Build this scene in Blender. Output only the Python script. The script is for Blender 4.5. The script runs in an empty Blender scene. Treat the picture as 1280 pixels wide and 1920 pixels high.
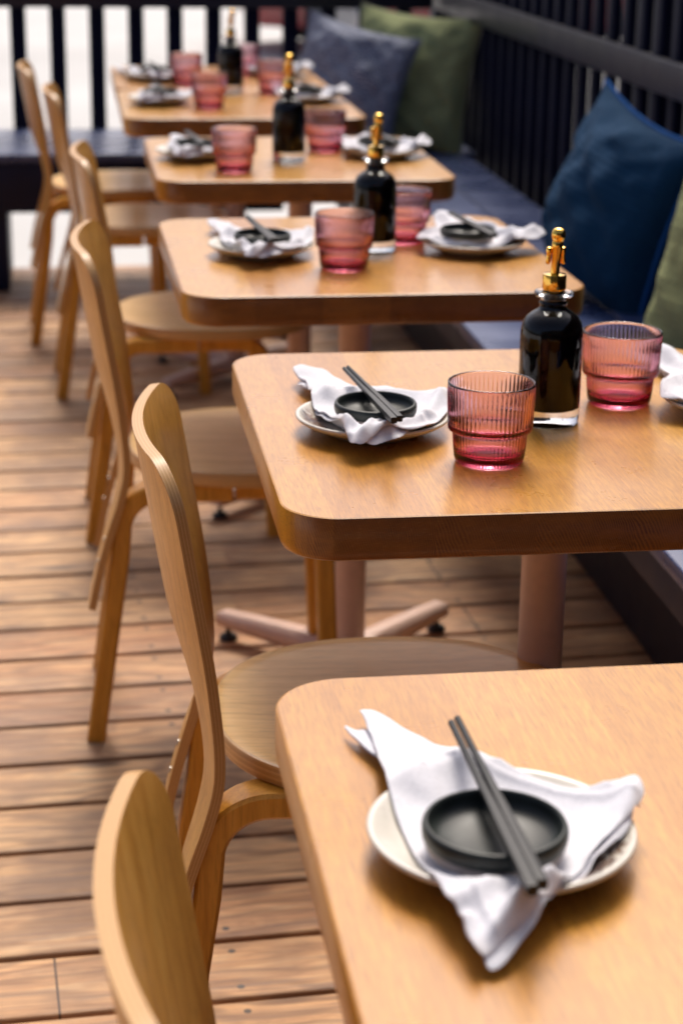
import bpy, bmesh, math, random
from mathutils import Vector, Matrix
from mathutils.noise import noise as pnoise
random.seed(7)
R = math.radians
S = bpy.context.scene
C = S.collection

# ------------------------------------------------------------------ camera
YAW, PITCH, ROLL, CAM_Z = 0.143213887, 0.320504655, 0.0149616, 1.32433
fw = Vector((math.sin(YAW)*math.cos(PITCH), math.cos(YAW)*math.cos(PITCH), -math.sin(PITCH)))
rt = Vector((math.cos(YAW), -math.sin(YAW), 0)); up = rt.cross(fw)
rt2 = rt*math.cos(ROLL) + up*math.sin(ROLL); up2 = up*math.cos(ROLL) - rt*math.sin(ROLL)
cd = bpy.data.cameras.new('camera'); cam = bpy.data.objects.new('camera', cd); C.objects.link(cam)
M = Matrix((rt2, up2, -fw)).transposed().to_4x4(); M.translation = (0, 0, CAM_Z)
cam.matrix_world = M
cd.sensor_fit = 'VERTICAL'; cd.sensor_height = 36; cd.sensor_width = 24; cd.lens = 68.1157
cd.clip_start = 0.05; cd.clip_end = 500
cd.dof.use_dof = True; cd.dof.focus_distance = 1.76; cd.dof.aperture_fstop = 6.3
S.camera = cam

# ------------------------------------------------------------------ light
SUN_EL, SUN_AZ = R(54), R(14)          # azimuth from +Y towards +X
w = bpy.data.worlds.new('World'); S.world = w; w.use_nodes = True
nt = w.node_tree; bg = nt.nodes['Background']
sky = nt.nodes.new('ShaderNodeTexSky'); sky.sky_type = 'NISHITA'; sky.sun_disc = False
sky.sun_elevation = SUN_EL; sky.sun_rotation = SUN_AZ
sky.air_density = .55; sky.dust_density = 5.0; sky.ozone_density = .3
nt.links.new(sky.outputs[0], bg.inputs[0]); bg.inputs[1].default_value = 0.13
sd = bpy.data.lights.new('sun', 'SUN'); sun = bpy.data.objects.new('sun', sd); C.objects.link(sun)
sd.energy = 2.3; sd.angle = R(24); sd.color = (1.0, 0.93, 0.84)
sv = Vector((math.sin(SUN_AZ)*math.cos(SUN_EL), math.cos(SUN_AZ)*math.cos(SUN_EL), math.sin(SUN_EL)))
sun.rotation_euler = sv.to_track_quat('Z', 'Y').to_euler()
S.view_settings.view_transform = 'Standard'; S.view_settings.look = 'None'
S.view_settings.exposure = 0.46; S.view_settings.gamma = 1
S.render.engine = 'CYCLES'; S.cycles.use_denoising = True
S.cycles.max_bounces = 14; S.cycles.transmission_bounces = 12; S.cycles.transparent_max_bounces = 12

# ------------------------------------------------------------------ node helpers
class NM:
    def __init__(s, name):
        s.m = bpy.data.materials.new(name); s.m.use_nodes = True
        s.t = s.m.node_tree; s.b = s.t.nodes['Principled BSDF']
    def n(s, typ, **kw):
        o = s.t.nodes.new('ShaderNode' + typ)
        for k, v in kw.items(): setattr(o, k, v)
        return o
    def l(s, a, b): s.t.links.new(a, b)
    def put(s, sock, v):
        if hasattr(v, 'links'): s.l(v, sock)
        else: sock.default_value = v
    def math(s, op, a, b=0.0, c=0.0):
        o = s.n('Math', operation=op); s.put(o.inputs[0], a); s.put(o.inputs[1], b); s.put(o.inputs[2], c)
        return o.outputs[0]
    def obj(s):
        return s.n('TexCoord').outputs['Object']
    def uv(s):
        return s.n('TexCoord').outputs['UV']
    def sep(s, v):
        o = s.n('SeparateXYZ'); s.l(v, o.inputs[0]); return o.outputs
    def comb(s, x, y, z):
        o = s.n('CombineXYZ'); s.put(o.inputs[0], x); s.put(o.inputs[1], y); s.put(o.inputs[2], z); return o.outputs[0]
    def scale(s, v, sc, loc=(0, 0, 0)):
        o = s.n('Mapping'); s.l(v, o.inputs[0]); o.inputs[1].default_value = loc; o.inputs[3].default_value = sc; return o.outputs[0]
    def noise(s, v, sc=5, det=3, rough=.5, dist=0.0, out=0):
        o = s.n('TexNoise'); s.l(v, o.inputs['Vector']); o.inputs['Scale'].default_value = sc
        o.inputs['Detail'].default_value = det; o.inputs['Roughness'].default_value = rough
        o.inputs['Distortion'].default_value = dist
        return o.outputs[out]
    def white(s, v):
        o = s.n('TexWhiteNoise', noise_dimensions='3D'); s.l(v, o.inputs['Vector']); return o.outputs
    def ramp(s, f, stops):
        o = s.n('ValToRGB'); s.l(f, o.inputs[0]); e = o.color_ramp.elements
        while len(e) < len(stops): e.new(.5)
        for i, (p, c) in enumerate(stops):
            e[i].position = p; e[i].color = (*c, 1) if len(c) == 3 else c
        return o.outputs[0]
    def mix(s, f, a, b, mode='MIX'):
        o = s.n('Mix', data_type='RGBA', blend_type=mode)
        s.put(o.inputs[0], f)
        for i, v in ((6, a), (7, b)):
            if hasattr(v, 'links'): s.l(v, o.inputs[i])
            else: o.inputs[i].default_value = (*v, 1) if len(v) == 3 else v
        return o.outputs[2]
    def maprange(s, v, a, b, c, d):
        o = s.n('MapRange'); s.put(o.inputs[0], v)
        for i, x in enumerate((a, b, c, d)): o.inputs[i+1].default_value = x
        return o.outputs[0]
    def col(s, v):
        if hasattr(v, 'links'): s.l(v, s.b.inputs['Base Color'])
        else: s.b.inputs['Base Color'].default_value = (*v, 1)
    def set(s, **kw):
        for k, v in kw.items(): s.put(s.b.inputs[k.replace('_', ' ')], v)
    def bump(s, h, strength=.3, dist=.001):
        o = s.n('Bump'); o.inputs['Strength'].default_value = strength; o.inputs['Distance'].default_value = dist
        s.l(h, o.inputs['Height']); s.l(o.outputs[0], s.b.inputs['Normal'])

def rnd_seed(m):
    return m.n('ObjectInfo').outputs['Random']

# oak table top: staves along y, 3-D growth rings so that end grain shows on the front face
def mat_oak():
    m = NM('oak_tabletop'); v = m.obj(); x, y, z = m.sep(v)
    rs = rnd_seed(m)
    x = m.math('ADD', x, m.math('MULTIPLY', rs, .37))
    st = m.math('FLOOR', m.math('DIVIDE', x, .098))
    wn = m.white(m.comb(st, m.math('MULTIPLY', rs, 31.0), 0))
    w1, w2, w3 = m.sep(wn[1])
    fx = m.math('SUBTRACT', m.math('MULTIPLY', m.math('FRACT', m.math('DIVIDE', x, .098)), .098), .049)
    # ring centre for each stave
    cx = m.math('MULTIPLY', m.math('SUBTRACT', w1, .5), .12)
    cz = m.math('ADD', m.math('MULTIPLY', w2, -.10), -.06)
    wob = m.noise(m.comb(m.math('MULTIPLY', x, 14), m.math('MULTIPLY', y, 1.6), m.math('MULTIPLY', z, 14)), 1, 3, .55)
    dx = m.math('ADD', m.math('SUBTRACT', fx, cx), m.math('MULTIPLY', m.math('SUBTRACT', wob, .5), .02))
    dz = m.math('SUBTRACT', z, cz)
    rr = m.math('SQRT', m.math('ADD', m.math('MULTIPLY', dx, dx), m.math('MULTIPLY', dz, dz)))
    # soften ring angle so the end face reads as near-vertical curved lines
    ang = m.math('ADD', m.math('MULTIPLY', dx, 1.3), m.math('MULTIPLY', rr, .55))
    ringw = m.noise(m.comb(m.math('MULTIPLY', ang, 60), w3, 0), 1, 2, .5)
    ring = m.math('SINE', m.math('ADD', m.math('MULTIPLY', ang, 1800.0), m.math('MULTIPLY', ringw, 9.0)))
    ring01 = m.maprange(ring, -1, 1, 0, 1)
    fine = m.noise(m.comb(m.math('MULTIPLY', x, 900), m.math('MULTIPLY', y, 38), m.math('MULTIPLY', z, 900)), 1, 2, .6)
    pores = m.ramp(fine, [(.30, (0, 0, 0)), (.46, (1, 1, 1))])
    mid = m.noise(m.comb(m.math('MULTIPLY', x, 70), m.math('MULTIPLY', y, 5), m.math('MULTIPLY', z, 70)), 1, 4, .6)
    big = m.noise(m.comb(m.math('MULTIPLY', x, 5), m.math('MULTIPLY', y, 2.5), 0), 1, 3, .5)
    base = m.ramp(m.math('ADD', m.math('MULTIPLY', w1, .55), m.math('MULTIPLY', mid, .45)),
                  [(.15, (.41, .165, .012)), (.5, (.57, .262, .022)), (.85, (.68, .365, .050))])
    base = m.mix(m.maprange(big, .35, .65, 0, .35), base, (.55, .25, .08))
    # side: end grain (normal y) is darker
    nrm = m.n('NewGeometry').outputs['True Normal']
    tr = m.n('VectorTransform', vector_type='NORMAL', convert_from='WORLD', convert_to='OBJECT'); m.l(nrm, tr.inputs[0])
    nx, ny, nz = m.sep(tr.outputs[0])
    endg = m.maprange(m.math('ABSOLUTE', ny), .35, .9, 0, 1)
    topf = m.maprange(m.math('ABSOLUTE', nz), .5, .9, 0, 1)
    col = m.mix(m.math('MULTIPLY', m.math('SUBTRACT', 1.0, pores), .55), base, (.22, .075, .014))
    lv = m.noise(m.comb(m.math('MULTIPLY', x, 26), m.math('MULTIPLY', y, 3), m.math('MULTIPLY', z, 60)), 1, 3, .6)
    line = m.math('MULTIPLY', m.math('MULTIPLY', ring01, m.maprange(lv, .35, .62, .15, 1)), m.math('ADD', m.math('MULTIPLY', topf, .10), m.math('MULTIPLY', endg, .85)))
    endc = m.mix(w3, (.32, .115, .018), (.20, .066, .011))
    col = m.mix(endg, col, endc); figure = m.noise(m.comb(m.math('MULTIPLY', x, 330), m.math('MULTIPLY', y, 26), m.math('MULTIPLY', z, 330)), 1, 4, .65)
    col = m.mix(m.math('MULTIPLY', m.maprange(figure, .42, .62, 1, 0), m.math('MULTIPLY', topf, .34)), col, (.22, .07, .010))
    col = m.mix(line, col, (.085, .026, .008))
    # short radial rays on the end grain
    ray = m.noise(m.comb(m.math('MULTIPLY', x, 160), 0.0, m.math('MULTIPLY', z, 900)), 1, 1, .5)
    col = m.mix(m.math('MULTIPLY', m.maprange(ray, .55, .7, 0, 1), m.math('MULTIPLY', endg, .10)), col, (.50, .26, .10))
    # small worn smudges on the varnish
    sm = m.noise(v, 9, 5, .6)
    m.col(col)
    m.set(Roughness=m.maprange(sm, .3, .7, .25, .36)); m.b.inputs['Specular IOR Level'].default_value = .38
    m.b.inputs['Coat Weight'].default_value = .32; m.b.inputs['Coat Roughness'].default_value = .16
    m.bump(m.math('ADD', m.math('MULTIPLY', pores, .6), m.math('MULTIPLY', mid, .3)), .10, .0005)
    return m.m

def mat_veneer(name, c0, c1, c2, axis='z', rough=.33, coat=.15):
    m = NM(name); v = m.obj(); rs = rnd_seed(m)
    sc = {'z': (60, 60, 4), 'x': (4, 60, 60)}[axis]
    v2 = m.scale(v, sc)
    a = m.n('VectorMath', operation='ADD'); m.l(v2, a.inputs[0]); m.l(m.comb(m.math('MULTIPLY', rs, 50), 0, 0), a.inputs[1])
    g = m.noise(a.outputs[0], 1, 5, .6, .6)
    f = m.noise(m.scale(v, tuple(q*7 for q in sc)), 1, 2, .6)
    b = m.noise(v, 6, 3, .5)
    c = m.ramp(g, [(.28, c0), (.5, c1), (.75, c2)])
    c = m.mix(m.maprange(f, .36, .48, .28, 0), c, tuple(q*.45 for q in c0))
    c = m.mix(m.maprange(b, .4, .7, 0, .3), c, tuple(q*.72 for q in c1))
    m.col(c); m.set(Roughness=m.maprange(b, .3, .7, rough-.05, rough+.08))
    m.b.inputs['Coat Weight'].default_value = coat; m.b.inputs['Coat Roughness'].default_value = .13; m.b.inputs['Specular IOR Level'].default_value = .25
    m.bump(f, .12, .0004)
    return m.m

def mat_ply():
    m = NM('plywood_edge'); u, v, _ = m.sep(m.uv()); o = m.obj()
    nz = m.noise(m.scale(o, (40, 40, 40)), 1, 3, .6)
    t = m.math('ADD', m.math('MULTIPLY', v, 7.0), m.math('MULTIPLY', nz, .25))
    k = m.math('MODULO', m.math('FLOOR', t), 2.0)
    fr = m.math('FRACT', t)
    gl = m.math('MINIMUM', m.maprange(fr, 0, .16, 1, 0), 1.0)
    fb = m.noise(m.comb(m.math('MULTIPLY', u, 260), m.math('MULTIPLY', v, 9), 0), 1, 3, .7)
    c = m.mix(k, (.62, .35, .125), (.52, .27, .080))
    c = m.mix(m.math('MULTIPLY', gl, .42), c, (.13, .06, .022))
    c = m.mix(m.maprange(fb, .5, .75, 0, .3), c, (.20, .095, .035))
    m.col(c); m.set(Roughness=.42)
    m.b.inputs['Coat Weight'].default_value = .2; m.b.inputs['Coat Roughness'].default_value = .25
    return m.m

def mat_deck():
    m = NM('deck_boards'); v = m.obj(); x, y, z = m.sep(v)
    bi = m.math('FLOOR', m.math('DIVIDE', y, .141))
    wn = m.white(m.comb(bi, 3.0, 0)); w1, w2, w3 = m.sep(wn[1])
    # butt joints: a joint every ~2.4 m at a random offset
    xs = m.math('ADD', x, m.math('MULTIPLY', w2, 2.4))
    pi_ = m.math('FLOOR', m.math('DIVIDE', xs, 2.4)); pf = m.math('FRACT', m.math('DIVIDE', xs, 2.4))
    wn2 = m.white(m.comb(bi, pi_, 9.0)); t1, t2, t3 = m.sep(wn2[1])
    fy = m.math('FRACT', m.math('DIVIDE', y, .141))
    off = m.math('MULTIPLY', t1, 40)
    vv = m.comb(m.math('ADD', m.math('MULTIPLY', x, 2.2), off), m.math('MULTIPLY', y, 15), off)
    g = m.noise(vv, 2.2, 6, .62, 1.2)
    fine = m.noise(m.comb(m.math('MULTIPLY', x, 6), m.math('MULTIPLY', y, 210), off), 1, 4, .65)
    wrp = m.noise(m.comb(m.math('MULTIPLY', x, 3), m.math('MULTIPLY', y, 9), off), 1, 2, .5)
    rings = m.math('SINE', m.math('ADD', m.math('MULTIPLY', fy, 22), m.math('MULTIPLY', wrp, 34)))
    c = m.ramp(g, [(.33, (.17, .062, .022)), (.43, (.46, .22, .085)), (.53, (.72, .40, .175)), (.66, (.84, .56, .29))])
    tone = m.ramp(t2, [(0, (.60, .27, .12)), (.2, (.34, .15, .075)), (.45, (.76, .46, .22)), (.75, (.64, .37, .18)), (1, (.48, .22, .095))])
    c = m.mix(.5, c, tone)
    c = m.mix(m.maprange(rings, .1, 1, 0, .5), c, (.20, .10, .05))
    c = m.mix(m.maprange(fine, .35, .55, .45, 0), c, (.17, .085, .042))
    # knots
    vo = m.n('TexVoronoi', feature='F1'); m.l(m.comb(m.math('ADD', m.math('MULTIPLY', x, 2.6), off), m.math('MULTIPLY', y, 7.1), 0), vo.inputs['Vector'])
    vo.inputs['Scale'].default_value = 1.0; vo.inputs['Randomness'].default_value = 1
    c = m.mix(m.maprange(vo.outputs[0], .05, .14, .85, 0), c, (.075, .034, .016))
    # weather stains
    st = m.noise(v, 3.2, 4, .6)
    c = m.mix(m.maprange(st, .46, .64, 0, .7), c, (.19, .10, .058)); edge = m.math('MINIMUM', fy, m.math('SUBTRACT', 1.0, fy)); c = m.mix(m.math('MULTIPLY', m.maprange(edge, .02, .11, .6, 0), m.maprange(wrp, .4, .6, .3, 1)), c, (.14, .07, .035)); sx = m.math('SUBTRACT', m.math('MODULO', m.math('ADD', x, 30.0), .60), .30); sy = m.math('MULTIPLY', m.math('SUBTRACT', edge, .2), .141); sd_ = m.math('SQRT', m.math('ADD', m.math('MULTIPLY', sx, sx), m.math('MULTIPLY', sy, sy))); c = m.mix(m.maprange(sd_, .0045, .0055, .9, 0), c, (.05, .04, .035))
    jl = m.math('LESS_THAN', m.math('ABSOLUTE', m.math('SUBTRACT', pf, .5)), .0006)
    c = m.mix(jl, c, (.06, .03, .018))
    m.col(c); m.set(Roughness=m.maprange(fine, .3, .7, .5, .72))
    m.bump(m.math('ADD', g, m.math('MULTIPLY', fine, .7)), .5, .003)
    return m.m

def mat_navy(name='navy_paint', c=(.006, .008, .028), rough=.45, spec=.22):
    m = NM(name); v = m.obj()
    a = m.noise(v, 5, 4, .6); g = m.noise(m.scale(v, (30, 3, 30)), 1, 4, .6)
    kn = m.n('TexVoronoi'); m.l(m.scale(v, (6, 1.7, 6)), kn.inputs['Vector']); kn.inputs['Scale'].default_value = 1.5
    cc = m.mix(m.maprange(a, .4, .75, 0, .5), c, tuple(q*1.7+.003 for q in c))
    cc = m.mix(m.maprange(kn.outputs[0], .03, .07, .7, 0), cc, (.004, .004, .005))
    m.col(cc); m.set(Roughness=m.maprange(a, .3, .7, rough-.06, rough+.12)); m.bump(g, .25, .0015); m.b.inputs['Specular IOR Level'].default_value = spec
    return m.m

def mat_simple(name, c, rough=.5, metal=0.0, var=.15, sc=20, bump=.05, bd=.001, **kw):
    m = NM(name); v = m.obj(); a = m.noise(v, sc, 4, .6)
    m.col(m.mix(m.maprange(a, .3, .7, 0, 1), tuple(q*(1-var) for q in c), tuple(min(1, q*(1+var)) for q in c)))
    m.set(Roughness=m.maprange(a, .3, .7, max(.02, rough-.05), rough+.06), Metallic=metal)
    for k, val in kw.items(): m.b.inputs[k.replace('_', ' ')].default_value = val
    if bump: m.bump(a, bump, bd)
    return m.m

def mat_cloth(name, c, weave=1600, var=.06, fold=30, sheen=.3, wb=.25):
    m = NM(name); v = m.obj(); x, y, z = m.sep(v)
    a = m.noise(v, fold, 3, .5)
    wv = m.math('MULTIPLY', m.math('SINE', m.math('MULTIPLY', x, weave)), m.math('SINE', m.math('MULTIPLY', m.math('ADD', y, z), weave)))
    fz = m.noise(v, 400, 3, .7)
    m.col(m.mix(m.maprange(fz, .35, .65, 0, 1), tuple(q*(1-var) for q in c), tuple(min(.9, q*(1+var)) for q in c)))
    m.set(Roughness=.9); m.b.inputs['Sheen Weight'].default_value = sheen; m.b.inputs['Sheen Roughness'].default_value = .5
    m.bump(m.math('ADD', m.math('MULTIPLY', wv, .25), m.math('ADD', m.math('MULTIPLY', a, 1.6), fz)), wb, .0012)
    return m.m

def mat_plate():
    m = NM('speckled_stoneware'); v = m.obj(); x, y, z = m.sep(v)
    a = m.noise(v, 14, 4, .6)
    c = m.mix(m.maprange(a, .35, .7, 0, 1), (.70, .66, .58), (.60, .56, .48))
    vo = m.n('TexVoronoi'); m.l(v, vo.inputs['Vector']); vo.inputs['Scale'].default_value = 260
    d = m.noise(v, 40, 2, .5)
    c = m.mix(m.math('MULTIPLY', m.maprange(vo.outputs[0], .10, .2, .6, 0), m.maprange(d, .5, .62, 0, 1)), c, (.25, .15, .08))
    # brushed dark marks on part of the glaze (two sides)
    br = m.noise(m.scale(v, (60, 30, 20), (.3, .1, 0)), 1, 5, .75, 1.5)
    ang = m.math('ARCTAN2', y, x)
    side = m.maprange(m.math('COSINE', m.math('ADD', ang, .55)), .55, .85, 0, 1)
    side2 = m.maprange(m.math('COSINE', m.math('ADD', ang, 3.5)), .80, .96, 0, 1)
    rad = m.math('SQRT', m.math('ADD', m.math('MULTIPLY', x, x), m.math('MULTIPLY', y, y)))
    rm = m.math('MULTIPLY', m.maprange(rad, .045, .058, 0, 1), m.math('MULTIPLY', m.maprange(rad, .076, .0815, 1, 0), m.maprange(z, .004, .008, 0, 1)))
    msk = m.math('MULTIPLY', m.maprange(br, .47, .53, 0, 1), m.math('MULTIPLY', side, rm))
    c = m.mix(msk, c, m.mix(m.maprange(d, .4, .6, 0, 1), (.035, .045, .075), (.16, .075, .035)))
    m.col(c); m.set(Roughness=.32); m.b.inputs['Coat Weight'].default_value = .3; m.b.inputs['Coat Roughness'].default_value = .15
    m.bump(a, .15, .001)
    return m.m

def mat_bowl():
    m = NM('dark_glazed_stoneware'); v = m.obj(); x, y, z = m.sep(v)
    a = m.noise(v, 22, 5, .65, .6)
    g = m.mix(m.maprange(a, .40, .68, 0, 1), (.009, .012, .010), (.032, .040, .036))
    zz = m.math('ADD', z, m.math('MULTIPLY', a, .001))
    rad = m.math('SQRT', m.math('ADD', m.math('MULTIPLY', x, x), m.math('MULTIPLY', y, y)))
    # unglazed foot: outer lower wall only
    low = m.math('MULTIPLY', m.math('LESS_THAN', zz, .0094), m.math('GREATER_THAN', m.math('SUBTRACT', rad, m.math('MULTIPLY', z, 1.5)), .0245))
    c = m.mix(low, g, (.42, .36, .33))
    m.col(c); m.set(Roughness=m.mix(low, (.42,)*3, (.8,)*3)); m.b.inputs['Specular IOR Level'].default_value = .4; m.bump(a, .12, .001)
    return m.m

def mat_glass(name, c, rough=.0, ior=1.45):
    m = NM(name); m.col(c); m.set(Roughness=rough, IOR=ior); m.b.inputs['Transmission Weight'].default_value = 1
    return m.m

def mat_pink():
    m = NM('pink_ribbed_glass')
    m.col((1, 1, 1)); m.set(Roughness=.015, IOR=1.46); m.b.inputs['Transmission Weight'].default_value = 1
    ab = m.n('VolumeAbsorption'); ab.inputs[0].default_value = (.76, .17, .35, 1); ab.inputs[1].default_value = 158
    m.l(ab.outputs[0], m.t.nodes['Material Output'].inputs['Volume'])
    return m.m

def mat_cushion(name, c, ax=900, var=.25, pattern=False):
    m = NM(name); u, v, _ = m.sep(m.uv()); o = m.obj()
    n1 = m.noise(o, 220, 3, .7); n2 = m.noise(o, 8, 3, .5)
    th = m.math('MULTIPLY', m.math('SINE', m.math('MULTIPLY', u, ax)), m.math('SINE', m.math('MULTIPLY', v, ax)))
    cc = m.mix(m.maprange(n1, .3, .7, 0, 1), tuple(q*(1-var) for q in c), tuple(q*(1+var) for q in c))
    h = m.math('ADD', m.math('MULTIPLY', th, .4), n1)
    if pattern:
        # overlapping scallops printed in a paler thread
        s = 9.0
        best = None
        for dr in (0, 1):
            vv = m.math('MULTIPLY', v, s*1.6); row = m.math('SUBTRACT', m.math('FLOOR', vv), float(dr))
            uu = m.math('ADD', m.math('MULTIPLY', u, s), m.math('MULTIPLY', row, .5))
            dx = m.math('SUBTRACT', m.math('FRACT', uu), .5); dy = m.math('MULTIPLY', m.math('SUBTRACT', vv, row), .5)
            d = m.math('SQRT', m.math('ADD', m.math('MULTIPLY', dx, dx), m.math('MULTIPLY', dy, dy)))
            r = m.math('MULTIPLY', m.math('GREATER_THAN', m.math('SINE', m.math('MULTIPLY', d, 38.0)), .3), m.math('LESS_THAN', d, .56))
            best = r if best is None else m.math('MAXIMUM', best, r)
        cc = m.mix(best, cc, (.5, .53, .6))
    else:
        rib = m.math('SINE', m.math('MULTIPLY', v, 240)); h = m.math('ADD', h, m.math('MULTIPLY', rib, .5))
    m.col(cc); m.set(Roughness=.9); m.b.inputs['Specular IOR Level'].default_value = .2
    m.bump(h, .4, .002)
    return m.m

def mat_concrete():
    m = NM('pale_concrete'); v = m.obj(); a = m.noise(v, .35, 5, .6); b = m.noise(v, 6, 5, .7)
    c = m.mix(m.maprange(a, .35, .65, 0, 1), (.46, .455, .445), (.56, .555, .545)); c = m.mix(m.maprange(b, .5, .8, 0, .3), c, (.5, .48, .45))
    x, y, z = m.sep(v)
    j = m.math('LESS_THAN', m.math('FRACT', m.math('DIVIDE', y, 1.8)), .01)
    c = m.mix(m.math('MULTIPLY', j, .6), c, (.35, .33, .31))
    m.col(c); m.set(Roughness=.85); m.bump(b, .2, .004); return m.m

MT = dict(
    oak=mat_oak(), veneer=mat_veneer('honey_veneer', (.46, .21, .035), (.62, .32, .065), (.72, .41, .10)),
    seatv=mat_veneer('seat_veneer', (.60, .32, .085), (.77, .46, .15), (.84, .54, .20), 'x', .42, .16),
    legv=mat_veneer('leg_laminate', (.48, .20, .024), (.64, .30, .038), (.72, .36, .06), 'z', .36),
    ply=mat_ply(), deck=mat_deck(), navy=mat_navy(), navyp=mat_navy('navy_panel', (.016, .012, .018), .5),
    seatb=mat_navy('navy_seat_boards', (.034, .055, .145), .26, .6),  # bluer than the other navy: sky reflection put into the base colour
    pole=mat_simple('beige_powdercoat', (.62, .42, .33), .42, var=.06, sc=60),
    rubber=mat_simple('black_rubber', (.012, .012, .012), .6), steel=mat_simple('screw_steel', (.35, .33, .3), .35, 1.0),
    napkin=mat_cloth('white_napkin', (.70, .695, .74)), plate=mat_plate(), bowl=mat_bowl(),
    chop=mat_simple('grey_chopstick', (.012, .013, .014), .42, 0.0, .25, 300, .1, Specular_IOR_Level=.3),
    clear=mat_glass('clear_glass', (.97, .98, .97), 0, 1.42), sauce=mat_simple('dark_sauce', (.004, .002, .0015), .5, bump=0, Specular_IOR_Level=0.0),
    gold=mat_simple('polished_gold', (.95, .58, .12), .10, 1.0, .05, 40, 0),
    pink=mat_pink(), stopper=mat_simple('black_seal', (.02, .018, .016), .4),
    teal=mat_cushion('teal_linen', (.005, .043, .105)), tealp=mat_cushion('blue_flange', (.012, .09, .30)),
    green=mat_cushion('olive_linen', (.30, .33, .155)), greenp=mat_cushion('olive_piping', (.30, .30, .20)),
    grey=mat_cushion('scallop_linen', (.15, .165, .235), pattern=True),
    conc=mat_concrete(), dark=mat_simple('dark_void', (.012, .009, .007), .9),
    dark_ground=mat_simple('dark_ground', (.05, .05, .052), .85, var=.3, sc=60, bump=.4, bd=.004),
    red=mat_simple('red_car_paint', (.30, .008, .012), .2, 0, .1, 3, 0, Coat_Weight=1.0),
    tyre=mat_simple('tyre', (.015, .015, .016), .8), rim=mat_simple('wheel_rim', (.4, .4, .42), .3, 1.0),
    cglass=mat_simple('car_glass', (.01, .012, .015), .05, bump=0),
    navyr=mat_navy('navy_rail', (.013, .012, .024), .42, .4), navyb=mat_navy('navy_balusters', (.0035, .0045, .018), .6, .10),
    wall=mat_navy('dark_timber_wall', (.014, .015, .022), .6),
)

# ------------------------------------------------------------------ mesh helpers
def tag(o, label=None, cat=None, group=None, kind=None):
    if label: o['label'] = label
    if cat: o['category'] = cat
    if group: o['group'] = group
    if kind: o['kind'] = kind
    return o
def empty(name, loc=(0, 0, 0), rz=0.0):
    o = bpy.data.objects.new(name, None); C.objects.link(o); o.location = loc; o.rotation_euler = (0, 0, rz)
    o.empty_display_size = .05; return o
def link(name, me, parent=None, loc=(0, 0, 0), rot=(0, 0, 0)):
    o = bpy.data.objects.new(name, me); C.objects.link(o); o.parent = parent; o.location = loc; o.rotation_euler = rot
    return o
def mesh(name, verts, faces, mats, mi=None, uvs=None, smooth=True, sharp=35, merge=0):
    me = bpy.data.meshes.new(name); me.from_pydata([tuple(v) for v in verts], [], faces)
    for m in (mats if isinstance(mats, (list, tuple)) else [mats]): me.materials.append(m)
    if mi:
        for p, k in zip(me.polygons, mi): p.material_index = k
    if uvs:
        ul = me.uv_layers.new(name='UVMap'); i = 0
        for f in uvs:
            for uvc in f: ul.data[i].uv = uvc; i += 1
    if merge:
        bm = bmesh.new(); bm.from_mesh(me); bmesh.ops.remove_doubles(bm, verts=bm.verts, dist=merge); bm.to_mesh(me); bm.free()
    if smooth:
        me.shade_smooth(); me.set_sharp_from_angle(angle=R(sharp))
    me.update(); return me
def box_me(name, x0, x1, y0, y1, z0, z1, mat, bev=.002, seg=2):
    bm = bmesh.new(); bmesh.ops.create_cube(bm, size=1)
    for v in bm.verts: v.co = Vector(((x0+x1)/2+v.co.x*(x1-x0), (y0+y1)/2+v.co.y*(y1-y0), (z0+z1)/2+v.co.z*(z1-z0)))
    if bev: bmesh.ops.bevel(bm, geom=bm.edges[:], offset=bev, segments=seg, affect='EDGES', profile=.5)
    me = bpy.data.meshes.new(name); bm.to_mesh(me); bm.free(); me.materials.append(mat)
    me.shade_smooth(); me.set_sharp_from_angle(angle=R(50)); return me
def lathe(name, prof, mat, n=64, rib=None, sharp=35):
    """prof: list of (r, z) walked from bottom centre; rib(i, r, z)->radius factor"""
    V, F = [], []; idx = []
    for (r, z) in prof:
        if r < 1e-6: V.append((0, 0, z)); idx.append([len(V)-1])
        else:
            row = []
            for k in range(n):
                a = 2*math.pi*k/n; rr = r*(rib(k, r, z) if rib else 1)
                V.append((rr*math.cos(a), rr*math.sin(a), z)); row.append(len(V)-1)
            idx.append(row)
    for a, b in zip(idx[:-1], idx[1:]):
        if len(a) == 1 and len(b) == 1: continue
        for k in range(n):
            k2 = (k+1) % n
            if len(a) == 1: F.append((a[0], b[k2], b[k]))
            elif len(b) == 1: F.append((a[k], a[k2], b[0]))
            else: F.append((a[k], a[k2], b[k2], b[k]))
    return mesh(name, V, F, mat, sharp=sharp)
def rounded(x0, x1, y0, y1, r, n=10):
    pts = []
    for cx, cy, a0 in ((x1-r, y1-r, 0), (x0+r, y1-r, 90), (x0+r, y0+r, 180), (x1-r, y0+r, 270)):
        for k in range(n+1):
            a = R(a0+90*k/n); pts.append((cx+r*math.cos(a), cy+r*math.sin(a)))
    return pts
def slab(name, outline, layers, mat, sharp=30):
    """outline fn(inset)->pts ; layers [(inset,z)] bottom to top"""
    V, F = [], []
    for ins, z in layers:
        for p in outline(ins): V.append((p[0], p[1], z(p) if callable(z) else z))
    n = len(V)//len(layers)
    for a in range(len(layers)-1):
        for k in range(n):
            k2 = (k+1) % n; F.append((a*n+k, a*n+k2, (a+1)*n+k2, (a+1)*n+k))
    F.append(tuple(range(n-1, -1, -1))); F.append(tuple((len(layers)-1)*n+k for k in range(n)))
    return mesh(name, V, F, mat, sharp=sharp)
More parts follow.
